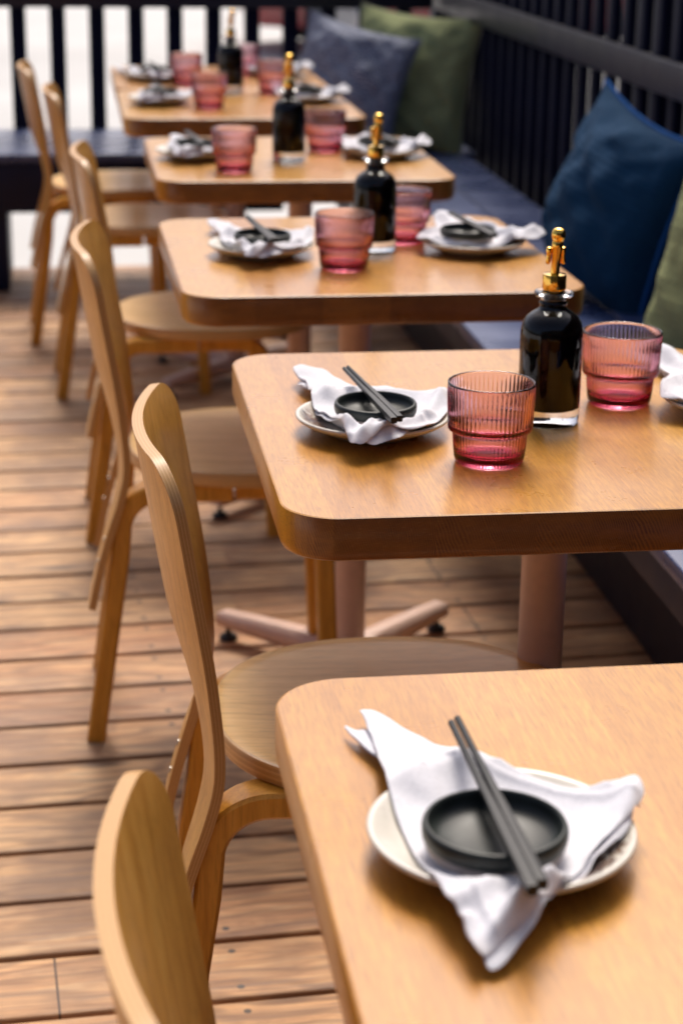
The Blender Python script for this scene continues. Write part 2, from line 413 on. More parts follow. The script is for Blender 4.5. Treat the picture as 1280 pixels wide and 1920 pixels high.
def sweep(name, path, w_, t_, mat, cham=.004, y=0.0, matE=None, sharp=40):
    """rectangular section (w along y, t in the xz plane) swept along an xz path"""
    V, F = [], []; n = len(path)
    sec = []
    hw, ht = w_/2, t_/2
    for sx, sy in ((1, 1), (-1, 1), (-1, -1), (1, -1)):
        a = (sx*hw, sy*(ht-cham)); b = (sx*(hw-cham), sy*ht)
        sec += [a, b] if sx*sy > 0 else [b, a]
    for i, p in enumerate(path):
        q0 = Vector(path[max(0, i-1)]); q1 = Vector(path[min(n-1, i+1)]); d = (q1-q0).normalized(); nn = Vector((-d.y, d.x))
        for (a, b) in sec: V.append((p[0]+nn.x*b, y+a, p[1]+nn.y*b))
    m = len(sec)
    for i in range(n-1):
        for k in range(m):
            k2 = (k+1) % m; F.append((i*m+k, i*m+k2, (i+1)*m+k2, (i+1)*m+k))
    F.append(tuple(range(m-1, -1, -1))); F.append(tuple((n-1)*m+k for k in range(m)))
    me = mesh(name, V, F, mat, sharp=sharp)
    bm = bmesh.new(); bm.from_mesh(me); bmesh.ops.recalc_face_normals(bm, faces=bm.faces); bm.to_mesh(me); bm.free()
    return me
def copy_tree(o, parent=None):
    c = o.copy(); C.objects.link(c); c.parent = parent
    for k in list(o.children): copy_tree(k, c)
    return c
def interp(tab, z):
    """smooth interpolation of (z, x) table (Catmull-Rom)"""
    if z <= tab[0][0]: return tab[0][1]
    if z >= tab[-1][0]: return tab[-1][1]
    for i in range(len(tab)-1):
        if tab[i][0] <= z <= tab[i+1][0]:
            z0, x0 = tab[i]; z1, x1 = tab[i+1]; t = (z-z0)/(z1-z0)
            zm, xm = tab[max(0, i-1)]; zp, xp = tab[min(len(tab)-1, i+2)]
            m0 = (x1-xm)/(z1-zm)*(z1-z0); m1 = (xp-x0)/(zp-z0)*(z1-z0)
            return (2*t**3-3*t*t+1)*x0+(t**3-2*t*t+t)*m0+(-2*t**3+3*t*t)*x1+(t**3-t*t)*m1
def sm(a, b, x):
    t = min(1, max(0, (x-a)/(b-a))); return t*t*(3-2*t)

# ------------------------------------------------------------------ setting
def plane(name, x0, x1, y0, y1, z, mat):
    o = link(name, mesh(name, [(x0, y0, z), (x1, y0, z), (x1, y1, z), (x0, y1, z)], [(0, 1, 2, 3)], mat, smooth=False))
    return tag(o, kind='structure')
plane('ground', -200, 200, -200, 250, -.16, MT['conc'])
plane('dark_ground_sheet', 1.75, 60, -60, 9.5, -.156, MT['dark_ground'])  # dark ground sheet beyond the side railing
plane('dark_under_deck', -3.2, 1.7, -2.0, 6.7, -.150, MT['dark'])  # near-black sheet: shade below the board gaps put into its colour
# deck: real boards with gaps, one structure, boards turned 3 degrees from the tables
DT = .0532
V, F = [], []
nb = 0
for k in range(-16, 48):
    yb0 = k*.141+.0046; yb1 = (k+1)*.141-.0046
    dz = random.uniform(-.0012, .0012); b = .004
    sec = [(yb0, -.03), (yb0, -b), (yb0+b*.4, -b*.3), (yb0+b*1.3, 0), (yb1-b*1.3, 0), (yb1-b*.4, -b*.3), (yb1, -b), (yb1, -.03)]
    base = len(V)
    for xx in (-3.4, 1.9):
        for (yy, zz) in sec: V.append((xx, yy, zz+dz))
    n = len(sec)
    for i in range(n-1): F.append((base+i, base+n+i, base+n+i+1, base+i+1))
    F.append(tuple(base+i for i in range(n))); F.append(tuple(base+n+i for i in range(n-1, -1, -1)))
me = mesh('deck', V, F, MT['deck'], sharp=60)
bm = bmesh.new(); bm.from_mesh(me)
bmesh.ops.recalc_face_normals(bm, faces=bm.faces); bm.to_mesh(me); bm.free()
deck = link('deck', me, rot=(0, 0, DT), loc=(0, -.055, 0)); tag(deck, kind='structure')

def sky_block():  # unseen wall with dark panes, added to cut sky light and dim reflections
    t = empty('sky_block_wall', (0, -3.4, -.15)); tag(t, 'dark unseen wall added behind the viewer to block sky light', 'wall')
    link('wall_panel', box_me('wall_panel', -7, 9, -.3, 0, 0, 3.4, MT['wall'], .004), t)
    for x in (-5.2, -1.2, 2.8): link('window', box_me('window', x, x+2.2, .001, .04, 1.0, 2.9, MT['cglass'], .004), t)
sky_block()

# ------------------------------------------------------------------ benches
def bench_side():
    t = empty('bench', (1.03, 2.6, 0)); tag(t, 'long navy painted timber bench under the side railing, running past every table', 'bench', 'built-in benches')
    for i in range(3):
        x0 = .79-1.03+i*.168
        link('seat_board', box_me('seat_board', x0, x0+.160, -3.2, 3.65, .424, .45, MT['seatb'], .003), t)
    link('base_panel', box_me('base_panel', -.03, -.006, -3.2, 4.1, 0.002, .422, MT['navyp'], .002), t)
    link('seat_frame', box_me('seat_frame', -.225, -.20, -3.2, 3.6, .36, .422, MT['navy'], .002), t)
bench_side()
def bench_far():
    t = empty('bench', (-.3, 6.55, 0)); tag(t, 'navy painted timber bench across the far end, behind the farthest table', 'bench', 'built-in benches')
    for i in range(4):
        y0 = 6.272-6.55+i*.157
        link('seat_board', box_me('seat_board', -2.2, 1.63, y0, y0+.152, .424, .45, MT['seatb'], .003), t)
    link('fascia_board', box_me('fascia_board', -2.2, 1.0, -.27, -.245, .262, .423, MT['navy'], .002), t)
    for x in (-1.6, .055, .80):
        link('leg', box_me('leg', x, x+.055, -.24, .2, 0.002, .42, MT['navy'], .002), t)
bench_far()

# ------------------------------------------------------------------ railings
def railing(name, label, length, side, n_off, origin, rz):
    """runs along local +x for `length`, balusters behind the rails"""
    t = empty('railing', origin, rz); tag(t, label, 'railing', 'navy timber railings')
    bal = box_me('baluster', -.027, .027, .030, .052, -.10 if side > 0 else .40, 1.26, MT['navyb'], .002, 1)
    k = 0; x = n_off
    while x < length-.03:
        link('baluster', bal, t, (x, 0, 0)); x += .1345; k += 1
    link('rail', box_me('rail', 0, length, 0, .024, .860, .936, MT['navyr'], .004), t)
    if side > 0: link('bottom_rail', box_me('bottom_rail', 0, length, .0525, .078, .02, .11, MT['navy'], .003), t)
    link('top_rail', box_me('top_rail', 0, length, -.02, .10, 1.262, 1.30, MT['navy'], .004), t)
    x = .05
    return t
railing('side', 'navy timber railing with upright balusters behind the side bench cushions', 7.9, 1, .06, (1.305, 6.98, 0), -math.pi/2)
rf = railing('far', 'navy timber railing across the far end, bright ground showing between its balusters', 3.46, -1, .0, (-2.165, 6.905, 0), 0)
p = link('corner_post', box_me('corner_post', 3.47, 3.56, .03, .12, -.10, 1.262, MT['navy'], .003), rf)

# ------------------------------------------------------------------ table
def make_table():
    t = empty('dining_table')
    W, D = .60, .66
    ol = lambda ins: rounded(-W/2+ins, W/2-ins, -D/2+ins, D/2-ins, max(.01, .056-ins), 12)
    lay = [(.010, -.046), (.0065, -.0452), (.003, -.043), (.001, -.0395), (0, -.034), (0, -.0022), (.0006, -.0008), (.0022, 0)]
    link('tabletop', slab('tabletop', ol, lay, MT['oak'], 25), t, (0, 0, .74))
    link('pole', lathe('pole', [(.0, .0625), (.024, .0625), (.026, .066), (.026, .688), (0, .688)], MT['pole'], 48), t)
    link('mounting_plate', box_me('mounting_plate', -.11, .11, -.11, .11, .6885, .6935, MT['pole'], .001), t)
    for k in range(4):
        # tapered arm rising to the pole
        V = []
        secs = [(.0, .021, .026, .0625), (.10, .020, .026, .062), (.20, .0185, .028, .058), (.278, .017, .030, .053), (.286, .0165, .031, .052)]
        for (x, hw, z0, z1) in secs: V += [(x, -hw, z0), (x, hw, z0), (x, hw*.86, z1), (x, -hw*.86, z1)]
        F = [(i*4+j, i*4+(j+1) % 4, (i+1)*4+(j+1) % 4, (i+1)*4+j) for i in range(4) for j in range(4)]
        F += [(3, 2, 1, 0), (16, 17, 18, 19)]
        me = mesh('base_arm', V, F, MT['pole'], sharp=30)
        bm = bmesh.new(); bm.from_mesh(me); bmesh.ops.recalc_face_normals(bm, faces=bm.faces)
        bmesh.ops.bevel(bm, geom=bm.edges[:], offset=.0010, segments=2, affect='EDGES'); bm.to_mesh(me); bm.free()
        a = R(45+90*k)
        arm = link('base_arm', me, t, (0, 0, 0), (0, 0, a))
        link('levelling_foot', lathe('levelling_foot', [(0, .001), (.016, .001), (.017, .004), (.014, .010), (.005, .012), (.004, .0285), (0, .0285)], MT['rubber'], 24), arm, (.27, 0, 0))
    return t
tab_pos = [(.441, 1.018, .004), (.496, 2.052, -.002), (.458, 3.056, .010), (.476, 4.130, 0), (.444, 5.124, 0), (.444, 5.788, .0)]
tab_lab = ['oak dining table nearest the viewer, laid with one large plate and folded napkin',
           'oak dining table in focus with dark end grain, second from the viewer',
           'oak dining table third from the viewer, beyond the sharp one with the gold-topped bottle',
           'oak dining table fourth from the viewer, beside the olive and grey cushions',
           'oak dining table fifth from the viewer, front one of the two pushed together',
           'farthest oak dining table, pushed against the fifth near the far bench']
T0 = make_table()
for i, (x, y, a) in enumerate(tab_pos):
    o = T0 if i == 0 else copy_tree(T0)
    o.location = (x, y, 0); o.rotation_euler.z = a
    if i == 1: o.children[0].name
    tag(o, tab_lab[i], 'table', 'oak dining tables in a row')
    for ch in o.children:                       # the pole stands slightly off centre
        if ch.name.startswith(('pole', 'base_arm', 'mounting')): ch.location.x = [0, .037, .0, .02, .0, .0][i]

# ------------------------------------------------------------------ chair
PROF = [(.225, -.058), (.30, -.041), (.35, -.026), (.40, -.009), (.44, .001), (.48, .002), (.53, -.003), (.58, -.010), (.64, -.020), (.70, -.030), (.76, -.040), (.81, -.049)]
def make_chair():
    t = empty('dining_chair')
    Rr, W, ZT, RC, ZC, HI, TH = .53, .190, .781, .055, .600, .126, .0115
    def outer(z):
        wv = W - .010*sm(.60, .42, z)
        z0 = ZT-RC
        if z > z0: wv = W-RC+math.sqrt(max(0, RC*RC-(z-z0)**2))
        return wv
    def inner(z):
        if z >= ZC: return 0.0
        r = .085; z0 = ZC-r
        if z > z0: return HI*math.sqrt(1-((z-z0)/r)**2)
        return HI
    def P(s, z):
        bl = .15+.85*sm(.28, .62, z)
        dx = (Rr*math.cos(min(abs(s), Rr*1.2)/Rr)-Rr*math.cos(W/Rr))*bl
        return Vector((interp(PROF, z)-dx, Rr*math.sin(s/Rr)*(1-.03*0), z))
    def N(s, z):
        e = .002; a = P(s+e, z)-P(s-e, z); b = P(s, min(z+e, .8095))-P(s, z-e); return b.cross(a).normalized()
    zs = []
    k = 22
    for i in range(k): zs.append(.228+(ZC-.085-.228)*i/k)
    for i in range(13): zs.append(ZC-.085*math.cos(math.pi/2*i/12))
    for i in range(1, 9): zs.append(ZC+(ZT-RC-ZC)*i/9)
    for i in range(0, 15): zs.append(ZT-RC+RC*math.sin(math.pi/2*i/14))
    nt_ = 14; V = []; F = []; mi = []; UV = []
    def quad(vs, m, uv):
        b = len(V); V.extend(vs); F.append(tuple(range(b, b+len(vs)))); mi.append(m); UV.append(uv)
    ch = .0012
    def pt(s, z, side, inset=0):
        n = N(s, z); return P(s, z)+n*(TH/2-inset)*side
    for sg in (-1, 1):
        for i in range(len(zs)-1):
            za, zb = zs[i], zs[i+1]; ia, ib, oa, ob = inner(za), inner(zb), outer(za), outer(zb)
            for j in range(nt_):
                ta, tb = j/nt_, (j+1)/nt_
                s = [sg*(ia+(oa-ia)*ta), sg*(ia+(oa-ia)*tb), sg*(ib+(ob-ib)*tb), sg*(ib+(ob-ib)*ta)]; z4 = [za, za, zb, zb]
                for side in (1, -1):
                    q = [pt(s[n], z4[n], side) for n in range(4)]
                    if side*sg < 0: q = q[::-1]
                    quad(q, 0, [(0, 0)]*4)
            def rim(sa, zza, sb, zzb, ua, ub, flip):
                q = [pt(sa, zza, 1), pt(sb, zzb, 1), pt(sb, zzb, -1), pt(sa, zza, -1)]
                uv = [(ua, 1), (ub, 1), (ub, 0), (ua, 0)]
                if flip: q = q[::-1]; uv = uv[::-1]
                quad(q, 1, uv)
            rim(sg*oa, za, sg*ob, zb, za, zb, sg > 0)
            if ia > 0: rim(sg*ia, za, sg*ib, zb, za, zb, sg < 0)
        # ends
        zt = zs[-1]; ot = outer(zt)
        for j in range(nt_):
            a, b = sg*ot*j/nt_, sg*ot*(j+1)/nt_
            q = [pt(a, zt, 1), pt(b, zt, 1), pt(b, zt, -1), pt(a, zt, -1)]; uv = [(a, 1), (b, 1), (b, 0), (a, 0)]
            if sg < 0: q = q[::-1]; uv = uv[::-1]
            quad(q, 1, uv)
            z0 = zs[0]; ia, oa = inner(z0), outer(z0)
            a, b = sg*(ia+(oa-ia)*j/nt_), sg*(ia+(oa-ia)*(j+1)/nt_)
            q = [pt(a, z0, -1), pt(b, z0, -1), pt(b, z0, 1), pt(a, z0, 1)]; uv = [(a, 0), (b, 0), (b, 1), (a, 1)]
            if sg < 0: q = q[::-1]; uv = uv[::-1]
            quad(q, 1, uv)
    me = mesh('backrest', V, F, [MT['veneer'], MT['ply']], mi, UV, merge=.00005, sharp=50)
    bm = bmesh.new(); bm.from_mesh(me); bmesh.ops.recalc_face_normals(bm, faces=bm.faces)
    es = [e for e in bm.edges if len(e.link_faces) == 2 and {f.material_index for f in e.link_faces} == {0, 1}]
    bmesh.ops.bevel(bm, geom=es, offset=.0012, segments=2, affect='EDGES', material=1, clamp_overlap=True)
    bm.to_mesh(me); bm.free(); me.shade_smooth(); me.set_sharp_from_angle(angle=R(60))
    b = link('backrest', me, t)
    for sg in (-1, 1):
        for z in (.335, .300):
            p_ = P(sg*.158, z); n_ = N(sg*.158, z); sgn = 1 if n_.x < 0 else -1
            q = Vector(n_*sgn).to_track_quat('Z', 'Y').to_euler()
            link('screw', lathe('screw', [(0, 0), (.0042, 0), (.004, .0012), (.0015, .0014), (0, .0006)], MT['steel'], 16), b, p_+n_*sgn*(TH/2), q)
    # seat : soft squircle disc, slightly dished
    def ol(ins):
        pts = []
        for k in range(72):
            a = 2*math.pi*k/72; c_, s_ = math.cos(a), math.sin(a); e = 2/2.45
            pts.append((.199+(.199-ins)*math.copysign(abs(c_)**e, c_), (.197-ins)*math.copysign(abs(s_)**e, s_)*(1-.05*(c_ < 0)*abs(c_))))
        return pts
    V, F, mi, UV = [], [], [], []
    lay = [(.05, .4285), (.0035, .4285), (.001, .4292), (0, .431), (0, .4485), (.001, .4503), (.0035, .4512), (.02, .4506), (.05, .4490), (.09, .4475), (.13, .4468), (.17, .4466)]
    n = 72
    for ins, z in lay:
        for p_ in ol(ins): V.append((p_[0], p_[1], z))
    for a in range(len(lay)-1):
        for k in range(n):
            k2 = (k+1) % n; F.append((a*n+k, a*n+k2, (a+1)*n+k2, (a+1)*n+k)); e = 1 if 1 <= a <= 5 else 0; mi.append(e)
            va, vb = (lay[a][1]-.4285)/.023, (lay[a+1][1]-.4285)/.023
            UV.append([(k/n, va), (k2/n, va), (k2/n, vb), (k/n, vb)])
    F.append(tuple(range(n-1, -1, -1))); mi.append(0); UV.append([(0, 0)]*n)
    F.append(tuple((len(lay)-1)*n+k for k in range(n))); mi.append(0); UV.append([(0, 0)]*n)
    link('seat', mesh('seat', V, F, [MT['seatv'], MT['ply']], mi, UV, sharp=40), t)
    # laminated L-legs
    def arc(cx, cz, r, a0, a1, k=9): return [(cx+r*math.cos(R(a0+(a1-a0)*i/k)), cz+r*math.sin(R(a0+(a1-a0)*i/k))) for i in range(k+1)]
    zt = .4135
    rear = [(-.058, .001), (-.032, .18), (-.013, .31)] + arc(.052, zt-.062, .062, 168, 90) + [(.10, zt), (.16, zt)]
    front = [(.318, .001), (.310, .18), (.303, .33)] + arc(.243, zt-.058, .058, 8, 90) + [(.215, zt), (.165, zt)]
    for y in (-.148, .148):
        link('leg', sweep('leg', rear, .046, .029, MT['legv'], .004, y), t)
        link('leg', sweep('leg', front, .046, .029, MT['legv'], .004, y*.93), t)
    return t
ch_pos = [(.086, .972, -.01), (.143, 1.945, -.045), (.087, 3.00, -.05), (.092, 3.96, -.01), (.028, 5.11, .02), (-.046, 5.72, .02)]
ch_lab = ['bent plywood dining chair nearest the viewer, cut off by the bottom of the photo',
          'bent plywood dining chair in focus, tucked in at the second table',
          'bent plywood dining chair third from the viewer, at the third table',
          'bent plywood dining chair with round pale seat, at the fourth table',
          'bent plywood dining chair at the fifth table, its seat mirroring the railing',
          'farthest bent plywood dining chair, beside the far bench']
C0 = make_chair()
for i, (x, y, a) in enumerate(ch_pos):
    o = C0 if i == 0 else copy_tree(C0)
    o.location = (x, y, 0); o.rotation_euler.z = a
    tag(o, ch_lab[i], 'chair', 'bent plywood dining chairs')

# ------------------------------------------------------------------ tableware
NR = 58
def rib(k, r, z):
    return 1.0 if z < .0035 or r < .02 or z > .0825 else 1+.016*math.cos(2*math.pi*k/4)
def make_glass():
    H_ = .0855
    out = [(0, .0035), (.028, .0035), (.031, .0008), (.0338, .0), (.0355, .002), (.0362, .006), (.0375, .018), (.0385, .0318), (.0390, .0330),
           (.0424, .0345), (.0433, .0365), (.0436, .040), (.0440, .055), (.0448, .072), (.0455, .0830), (.0453, .0850), (.0444, H_)]
    inn = [(.0434, .0850), (.0429, .083), (.0420, .072), (.0414, .055), (.0408, .041), (.0385, .0385), (.0352, .0360), (.0345, .0325),
           (.0340, .018), (.0322, .012), (.028, .0095), (0, .009)]
    prof = out+inn
    V, F, idx = [], [], []; n = NR*4
    for q, (r, z) in enumerate(prof):
        if r < 1e-6: V.append((0, 0, z)); idx.append([len(V)-1]); continue
        row = []
        for k in range(n):
            a = 2*math.pi*k/n; f = rib(k, r, z) if q < len(out) else 1.0
            V.append((r*f*math.cos(a), r*f*math.sin(a), z)); row.append(len(V)-1)
        idx.append(row)
    for a, b in zip(idx[:-1], idx[1:]):
        for k in range(n):
            k2 = (k+1) % n
            if len(a) == 1: F.append((a[0], b[k2], b[k]))
            elif len(b) == 1: F.append((a[k], a[k2], b[0]))
            else: F.append((a[k], a[k2], b[k2], b[k]))
    return mesh('drinking_glass', V, F, MT['pink'], sharp=70)
G_ME = make_glass()
def make_bottle():
    t = empty('sauce_bottle')
    body = [(0, .003), (.026, .0025), (.030, .0005), (.0325, .0), (.0342, .0025), (.0347, .007), (.0347, .098), (.0342, .106), (.0322, .1135), (.0285, .1195),
            (.0225, .1245), (.0172, .1275), (.0150, .1300), (.0146, .1325), (.0156, .1340), (.0160, .1352), (.0150, .1366), (.0146, .1385), (.0150, .1405), (.0200, .1425), (.0216, .1445), (.0216, .1468), (.0205, .1482), (.016, .1486),
            (.0122, .1484), (.0118, .1465), (.0118, .130), (.0150, .1255), (.0215, .1215), (.0275, .1165), (.0312, .1110), (.0328, .1045), (.0332, .098), (.0332, .0235), (.0318, .0195), (.026, .0172), (0, .0168)]
    link('bottle_glass', lathe('bottle_glass', body, MT['clear'], 64), t)
    liq = [(0, .0164), (.025, .0168), (.0320, .0185), (.0336, .0225), (.0336, .098), (.0332, .1047), (.0316, .1113), (.0279, .1169), (.0219, .1219), (.0153, .1259), (.0121, .130), (.0121, .138), (0, .138)]
    link('sauce', lathe('sauce', liq, MT['sauce'], 64), t)
    cap = [(0, .1495), (.0112, .1495), (.0128, .1500), (.0130, .1510), (.0130, .1655), (.0126, .1668), (.0095, .1672), (.0062, .1680), (0, .1680)]
    pr = link('pourer', lathe('pourer', cap, MT['gold'], 48), t)
    link('seal', lathe('seal', [(0, .139), (.0113, .139), (.0113, .1490), (.0118, .1491), (0, .1492)], MT['stopper'], 32), t)
    sp = [(0, 0), (.0052, 0), (.0048, .006), (.0050, .020), (.0060, .034), (.0064, .040), (.0055, .0415), (.0066, .0432), (.0076, .0465), (.0079, .0500), (.0074, .0535), (.0060, .0562), (.0034, .0578), (0, .0582)]
    link('spout', lathe('spout', sp, MT['gold'], 32), pr, (0, 0, .1675), (R(6), R(1.5), 0)).scale = (1, 1, .88)
    for sg in (-1, 1):
        link('flap_hinge', lathe('flap_hinge', [(0, -.008), (.0018, -.0075), (.0030, -.004), (.0022, 0), (.0028, .004), (.0036, .0075), (.0030, .0110), (0, .0122)], MT['gold'], 16), pr, (sg*.0082, -.001, .1855), (0, R(-4*sg), 0))
    return t
PLATE = lathe('plate', [(0, .0028), (.042, .0026), (.045, .0), (.049, .0), (.052, .003), (.066, .0080), (.078, .0135), (.0825, .0165), (.0840, .0185), (.0838, .0202), (.0822, .0210), (.0795, .0200),
                        (.074, .0165), (.064, .0118), (.052, .0088), (.030, .0080), (0, .0078)], MT['plate'], 96, sharp=60)
BOWL = lathe('dipping_bowl', [(0, .0020), (.030, .0018), (.0315, 0), (.0375, 0), (.0402, .0010), (.0420, .0035), (.0428, .0086), (.0441, .0098), (.0447, .0130), (.0448, .0175), (.0444, .0215), (.0432, .0240), (.0416, .0242), (.0404, .0225),
                        (.0400, .0185), (.0384, .0130), (.0330, .0090), (.022, .0072), (0, .0066)], MT['bowl'], 80, sharp=60)
for v_ in BOWL.vertices:
    if v_.co.z > .009: v_.co.z = .009+(v_.co.z-.009)*.75
def make_stick():
    L = .232; V, F = [], []; rows = 26; m = 12
    for i in range(rows+1):
        t_ = i/rows; y = -L/2+L*t_          # -y : thick handle end nearest the viewer
        hw = .0036-(.0036-.0023)*sm(0, 1, t_)
        sq = 1-sm(.35, .75, t_)
        if i == 0: hw *= .93
        for k in range(m):
            a = 2*math.pi*(k+.5)/m; c_, s_ = math.cos(a), math.sin(a)
            q = 1/max(abs(c_), abs(s_)); f = 1+(min(q, 1.28)-1)*sq
            V.append((hw*c_*f, y, hw*s_*f))
    for i in range(rows):
        for k in range(m):
            k2 = (k+1) % m; F.append((i*m+k, (i+1)*m+k, (i+1)*m+k2, i*m+k2))
    F.append(tuple(range(m))); F.append(tuple(rows*m+k for k in range(m-1, -1, -1)))
    me = mesh('chopstick', V, F, MT['chop'], sharp=30)
    bm = bmesh.new(); bm.from_mesh(me); bmesh.ops.recalc_face_normals(bm, faces=bm.faces); bm.to_mesh(me); bm.free(); return me
STICK = make_stick()

def support(r):
    """height above the table of whatever a napkin lies on, plate centred at the origin"""
    if r < .052: return .0090
    if r < .084: return .0090+(.0212-.0090)*((r-.052)/.032)**1.4
    if r < .092: return .0214-.002*((r-.084)/.008)
    return .0194-(.0150)*sm(.092, .150, r)
def make_napkin(name, layers, centre, rough=1.0):
    """layers: (outline [(x,y)] closed star-shaped about centre, base lift, ridges [(x0,y0,x1,y1,h,w)], tips lift [(x,y,h,rad)])"""
    V, F = [], []
    for (outl, lift, ridges, tips, seed, thick) in layers:
        # resample the outline with Catmull-Rom
        pts = [Vector(p) for p in outl]; n = len(pts); ring = []
        for i in range(n):
            p0, p1, p2, p3 = pts[i-1], pts[i], pts[(i+1) % n], pts[(i+2) % n]
            for k in range(12):
                t = k/12
                ring.append(.5*((2*p1)+(-p0+p2)*t+(2*p0-5*p1+4*p2-p3)*t*t+(-p0+3*p1-3*p2+p3)*t**3))
        m = len(ring); rows = 34; c = Vector(centre); b0 = len(V)
        def z_at(p, edge):
            r = p.length; z = support(r)+lift
            for (x0, y0, x1, y1, h, w_) in ridges:
                a, b = Vector((x0, y0)), Vector((x1, y1)); ab = b-a; t = max(0, min(1, (p-a).dot(ab)/ab.length_squared)); d = (p-a-ab*t).length
                z += h*math.exp(-(d/w_)**2)*(.35+.65*sm(0, .25, t))
            for (x0, y0, h, rad) in tips:
                z += h*math.exp(-((p-Vector((x0, y0))).length/rad)**2)
            q = Vector((p.x*38+seed, p.y*38, seed*1.7)); q2 = Vector((p.x*95, p.y*60+seed, seed))
            z += rough*(.0024*pnoise(q)+.0011*pnoise(q2))
            return max(z, .0012+lift*.5)
        for side in (1, -1):
            V.append((c.x, c.y, z_at(c, 0)+(thick if side > 0 else 0)))
            for j in range(1, rows+1):
                t = 1-(1-j/rows)**1.35
                for i in range(m):
                    wob = 1+.012*pnoise(Vector((i*.13, seed, 0)))
                    p = c+(ring[i]*wob-c)*t
                    e = math.sqrt(max(0, 1-max(0, (t-.955)/.045)**2))
                    zb = z_at(p, t); 
                    V.append((p.x, p.y, zb+thick/2+side*thick/2*e))
            bb = b0 if side > 0 else b0+1+rows*m
            for i in range(m):
                i2 = (i+1) % m
                f = (bb, bb+1+i, bb+1+i2); F.append(f if side > 0 else f[::-1])
            for j in range(rows-1):
                for i in range(m):
                    i2 = (i+1) % m; a = bb+1+j*m
                    f = (a+i, a+m+i, a+m+i2, a+i2); F.append(f if side > 0 else f[::-1])
        # the two sheets share their last ring height already (e = 0): weld below
    me = mesh(name, V, F, MT['napkin'], sharp=80, merge=.00002)
    bm = bmesh.new(); bm.from_mesh(me); bmesh.ops.recalc_face_normals(bm, faces=bm.faces); bm.to_mesh(me); bm.free()
    me.shade_smooth(); return me
# A: nearest table, big three-pointed napkin (coordinates relative to the plate centre)
PC = (.256, 1.058)
rel = lambda L: [(x-PC[0], y-PC[1]) for x, y in L]
A1 = [(-.060, .197), (-.053, .205), (-.045, .195), (-.023, .160), (-.001, .118), (.014, .088), (.027, .073), (.045, .057), (.062, .043), (.078, .037), (.090, .033), (.096, .026), (.094, .012), (.083, -.004), (.070, -.018), (.052, -.036),
      (.032, -.062), (.012, -.090), (.0, -.102), (-.020, -.119), (-.034, -.131), (-.042, -.135), (-.046, -.124), (-.047, -.106), (-.051, -.086), (-.055, -.067), (-.058, -.038), (-.060, .0), (-.062, .037), (-.062, .070), (-.060, .108), (-.058, .145), (-.059, .172)]
A0 = [(-.072, .186), (-.066, .176), (-.052, .166), (-.02, .110), (.03, .058), (.088, .018), (.086, .004), (.072, -.022), (.048, -.046), (.006, -.098), (-.020, -.128), (-.036, -.140), (-.040, -.120), (-.044, -.08), (-.050, -.03), (-.054, .02), (-.056, .08), (-.057, .13), (-.070, .168)]
ridA = [(-.042, -.130, .020, -.075, .0050, .006), (-.030, -.120, .010, -.082, .0060, .005), (-.052, -.100, -.010, -.068, .0055, .008), (.095, .028, .050, -.045, .0075, .008), (.080, .020, .020, -.052, .0025, .012), (-.060, .180, -.040, .060, .0045, .014), (-.028, -.105, .022, -.100, .0050, .004),
        (-.045, -.142, -.044, -.110, .006, .005), (-.056, .13, .088, .012, .0016, .0022), (-.056, .04, -.03, -.12, .0016, .0025)]
NAP_A = make_napkin('napkin_a', [(A1, .0030, ridA, [(-.060, .185, .006, .02), (.098, .032, .010, .02), (-.046, -.152, .004, .016)], 3.1, .0022), (A0, .0, ridA, [(-.060, .185, .002, .02)], 8.7, .0018)], (-.016, -.008), .6)
PC = (.323, 2.015)
B1 = [(-.063, .205), (-.051, .235), (-.037, .250), (-.022, .228), (-.008, .190), (.006, .155), (.020, .125), (.040, .095), (.062, .072), (.082, .062), (.092, .048), (.090, .030), (.084, .004), (.080, -.014), (.060, -.055), (.035, -.080),
      (.008, -.085), (-.014, -.104), (-.030, -.117), (-.040, -.110), (-.043, -.094), (-.046, -.060), (-.050, -.020), (-.057, .015), (-.060, .050), (-.055, .110), (-.054, .160), (-.058, .185)]
B0 = rel([(.262, 2.190), (.275, 2.210), (.31, 2.14), (.36, 2.085), (.405, 2.058), (.398, 2.02), (.37, 1.972), (.34, 1.925), (.306, 1.905), (.290, 1.912), (.284, 1.95), (.272, 1.99), (.264, 2.04), (.272, 2.10), (.274, 2.15)])
ridB = [(-.036, -.118, .000, -.060, .012, .007), (-.020, -.105, .045, -.045, .010, .006), (.090, .050, .050, -.030, .012, .010), (.070, .060, .020, -.055, .004, .008), (-.055, .190, -.040, .070, .008, .012),
        (-.060, .020, -.035, -.080, .010, .009), (-.042, -.020, -.040, -.100, .006, .006), (.000, -.062, .060, -.030, .007, .007)]
NAP_B = make_napkin('napkin_b', [(B1, .0040, ridB, [(-.055, .215, .012, .025), (.092, .058, .008, .02)], 5.3, .0026), (B0, .0, ridB, [], 1.9, .0020)], (-.008, -.012), .7)
# C: right-hand settings
C1 = [(-.088, .012), (-.092, -.012), (-.070, -.034), (-.035, -.046), (.0, -.056), (.035, -.058), (.068, -.050), (.098, -.030), (.120, .000), (.118, .028), (.092, .046), (.062, .058), (.046, .085), (.040, .130), (.028, .190), (.010, .235), (-.010, .238), (-.020, .200), (-.022, .140), (-.040, .095), (-.066, .060)]
ridC = [(-.075, -.010, -.02, -.040, .012, .010), (.11, .010, .05, -.045, .013, .012), (.0, .225, .01, .09, .010, .012), (.055, .055, .02, .10, .008, .010), (-.02, -.048, .05, -.045, .006, .008), (.08, .03, .04, .04, .009, .01)]
NAP_C = make_napkin('napkin_c', [(C1, .0045, ridC, [(0, .22, .014, .03), (.115, .01, .010, .025)], 2.4, .0030), ([(x*.9, y*.86) for x, y in C1], .0, ridC, [], 6.6, .003)], (.0, .01))

